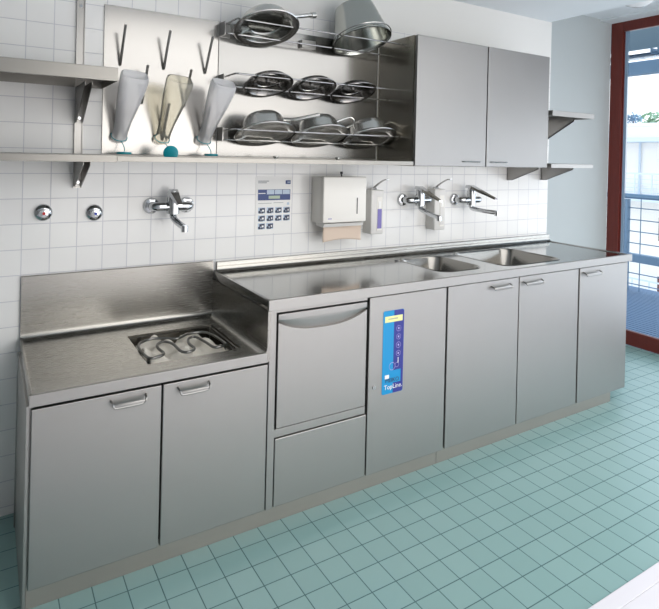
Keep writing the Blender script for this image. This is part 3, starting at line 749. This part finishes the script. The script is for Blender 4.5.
# soap dispensers
def soap(x, label, lab):
    t = thing('soap_dispenser', label, 'dispenser', (x, 0, 1.02), group='lever dispensers on the tiled wall')
    obj('casing', bx(x-.042, x+.042, -.075, -.0005, 1.015, 1.252, .006, 3), M['greyplastic'], t, smooth=True)
    b = bmesh.new(); box(b, x-.004, x+.030, -.0765, -.0745, 1.035, 1.215, .0006)
    wn_ = obj('window', b, M['white'], t)
    obj('bottle_label', bx(x-.001, x+.027, -.078, -.0766, 1.045, 1.150, .0004), lab, wn_)
    obj('bottle_neck', bx(x+.004, x+.022, -.0785, -.0766, 1.152, 1.190, .002), M['poster'], wn_)
    b = bmesh.new(); tube(b, smooth_path([(x-.002, -.030, 1.250), (x-.001, -.045, 1.266), (x, -.085, 1.290), (x, -.125, 1.308), (x, -.155, 1.312)], 5), .0085, 10, flat=.45)
    cyl(b, (x-.018, -.034, 1.256), (x+.018, -.034, 1.256), .007, n=14)
    obj('arm_lever', b, M['wire'], t, smooth=True)
soap(1.682, 'grey lever soap dispenser with purple label beside the towel dispenser', M['purple'])
soap(2.134, 'grey lever dispenser with white label between the two long lever taps', M['greyplastic'])

# poster
po = tag(obj('wall_poster', bx(.998, 1.194, -.0016, -.0004, 1.040, 1.322), M['poster']), 'white instruction poster with blue display banner and ten small pictures', 'poster')
def pq(x0, x1, z0, z1, mt, name, d=.0003):
    return obj(name, bx(x0, x1, -.0016-d, -.0015, z0, z1), mt, po)
pq(1.010, 1.068, 1.297, 1.301, M['greyink'], 'heading'); pq(1.010, 1.056, 1.289, 1.293, M['greyink'], 'heading')
pq(1.160, 1.188, 1.284, 1.303, M['navy'], 'blue_badge'); pq(1.170, 1.186, 1.291, 1.296, M['paleblue'], 'badge_mark', .0005)
pq(1.010, 1.188, 1.205, 1.258, M['navy'], 'display_banner')
for k in range(3): pq(1.058+.0435*k, 1.098+.0435*k, 1.234, 1.256, M['paleblue'], 'banner_window', .0005)
pq(1.068, 1.130, 1.212, 1.227, M['lcd'], 'banner_display', .0005); pq(1.012, 1.050, 1.237, 1.241, M['poster'], 'banner_text', .0005)
pq(1.012, 1.085, 1.189, 1.191, M['greyink'], 'caption'); pq(1.095, 1.150, 1.191, 1.193, M['greyink'], 'caption'); pq(1.170, 1.183, 1.180, 1.192, M['paleblue'], 'caption_mark')
for r, n in ((0, 4), (1, 4), (2, 2)):
    for c in range(n):
        x = 1.013+.0455*c; z = 1.140-.0385*r
        p_ = pq(x, x+.038, z, z+.030, M['paleblue'], 'picture', .0003)
        random.seed(r*7+c)
        b = bmesh.new(); box(b, x+.018, x+.036, -.0022, -.0018, z+.004, z+.027); box(b, x+.008, x+.018, -.0022, -.0018, z+.014, z+.026); cyl(b, (x+.008, -.0018, z+.008), (x+.008, -.0022, z+.008), .007, n=14)
        box(b, x+.010, x+.026, -.0022, -.0018, z+.001, z+.006)
        obj('picture_ink', b, M['ink'], p_)
        b = bmesh.new(); box(b, x+.021+.004*(c % 2), x+.031, -.0025, -.0022, z+.010, z+.019); obj('picture_light', b, M['poster'], p_)

# ------------------------------------------------------------------ outside: balcony
dk = bmesh.new(); box(dk, XR+.13, 6.12, -6, 5, -.10, -.03)
for k in range(34): box(dk, XR+.15+.057*k, XR+.185+.057*k, -6, 5, -.03, .005)
struct('balcony_deck', dk, M['deck'])
RX = 6.05
ra = thing('balcony_railing', 'blue grey balcony railing with wire mesh outside the window', 'railing', (RX, 0, 0))
b = bmesh.new(); tube(b, [(RX, -6, 1.055), (RX, 5, 1.055)], .035, 14, flat=.8); obj('handrail', b, M['bluemetal'], ra, smooth=True)
obj('lower_beam', bx(RX-.04, RX+.04, -6, 5, .33, .42, .004), M['bluemetal'], ra)
for y in (1.085, -.95, -3.0, 3.2): obj('post', bx(RX-.03, RX+.03, y-.03, y+.03, .0, 1.02, .003), M['bluemetal'], ra)
for z in (.925, .795, .665, .535, .20, .08):
    b = bmesh.new(); tube(b, [(RX+.01, -6, z), (RX+.01, 5, z)], .006, 6); obj('wire', b, M['bluemetal'], ra, smooth=True)
for k in range(9):
    y = .93+.55*(k-4)
    b = bmesh.new(); tube(b, [(RX+.012, y, .0), (RX+.012, y, 1.04)], .005, 6); obj('upright_wire', b, M['bluemetal'], ra, smooth=True)
cp = thing('balcony_canopy', 'pale blue canopy over the balcony with an open gap and edge beam', 'canopy', (5.2, 0, 2.6))
obj('soffit', bx(XR+.13, 5.76, -6, 5, 2.62, 2.75), M['soffit'], cp)
obj('edge_beam', bx(5.99, 6.11, -6, 5, 2.40, 2.545, .01), M['bluemetal'], cp)
for y in (.70, .63, -1.4, -1.47, 2.9, 2.97):
    obj('bar', bx(5.76, 5.99, y-.012, y+.012, 2.57, 2.62), M['bluemetal'], cp)
b = bmesh.new(); box(b, 5.76, 6.11, -6, 5, 2.576, 2.582)
obj('canopy_glazing', b, M['glass'], cp)

# far building
BX = 16.0
bd = thing('apartment_building', 'white apartment building with balconies across the street', 'building', (BX, 6, -6))
b = bmesh.new(); box(b, BX, BX+8, -6, 22, -6, 2.48); box(b, BX-.05, BX+8, -6, 22, 2.48, 2.56)
obj('wall', b, M['facade'], bd)
for z0 in (2.0, .36, -2.55): obj('balcony_slab', bx(BX-.75, BX, -6, 22, z0, z0+.12), M['slab'], bd)
for zb in (.48, -2.43):
    b = bmesh.new(); box(b, BX-.74, BX-.70, -6, 22, zb+.62, zb+.66)
    for k in range(60): box(b, BX-.735, BX-.715, -5.8+.46*k, -5.775+.46*k, zb, zb+.62)
    for q in (.12, .24, .36, .48): box(b, BX-.73, BX-.72, -6, 22, zb+q, zb+q+.012)
    obj('balcony_railing', b, M['slab'], bd)
for y0, y1, z0, z1, mt in ((6.86, 6.94, 1.15, 1.55, 'ink'), (6.86, 6.95, .75, 1.12, 'purple'), (5.0, 5.85, .75, 1.6, 'pane'), (5.0, 5.86, -.75, -.10, 'door_brown'), (5.0, 5.86, -2.30, -1.75, 'door_brown'), (3.0, 3.9, .7, 1.7, 'pane'), (9.0, 10.0, .7, 1.7, 'pane')):
    obj('window', bx(BX-.03, BX+.02, y0, y1, z0, z1), M[mt], bd)
b = bmesh.new(); tube(b, [(BX-.05, 6.42, .48), (BX-.05, 6.42, 2.0)], .03, 6); obj('downpipe', b, M['slab'], bd)
struct('street', bx(6.5, 60, -40, 60, -6.2, -6.0), M['ground'])
def bush(name, label, c, R, mt, n=220):
    t = thing(name, label, 'tree', (c[0], c[1], c[2]-R*1.2))
    b = bmesh.new(); random.seed(int(c[1]*10))
    for k in range(n):
        d = Vector((random.gauss(0, 1), random.gauss(0, 1), random.gauss(0, 1))).normalized()*R*random.uniform(.3, 1)
        p = Vector(c)+Vector((d.x, d.y, d.z*.8)); s = R*.16
        q = Matrix.Rotation(random.uniform(0, 6), 3, 'X') @ Matrix.Rotation(random.uniform(0, 6), 3, 'Z')
        vs_ = [b.verts.new(p+q @ Vector((a*s, e*s, 0))) for a, e in ((-1, -.5), (0, -.8), (1, 0), (0, .8), (-1, .5))]; b.faces.new(vs_)
    obj('foliage', b, mt, t)
    b = bmesh.new(); cyl(b, (c[0], c[1], c[2]-R*1.2), (c[0], c[1], c[2]+R*.3), R*.06, n=8); obj('trunk', b, M['door_brown'], t)
bush('roof_shrub', 'small blue green shrub on the roof of the white building', (17.2, 7.33, 2.80), .25, M['leafb'])
bush('round_tree', 'round green tree behind the roof of the white building', (26, 11.2, 2.95), 1.0, M['leaf'])
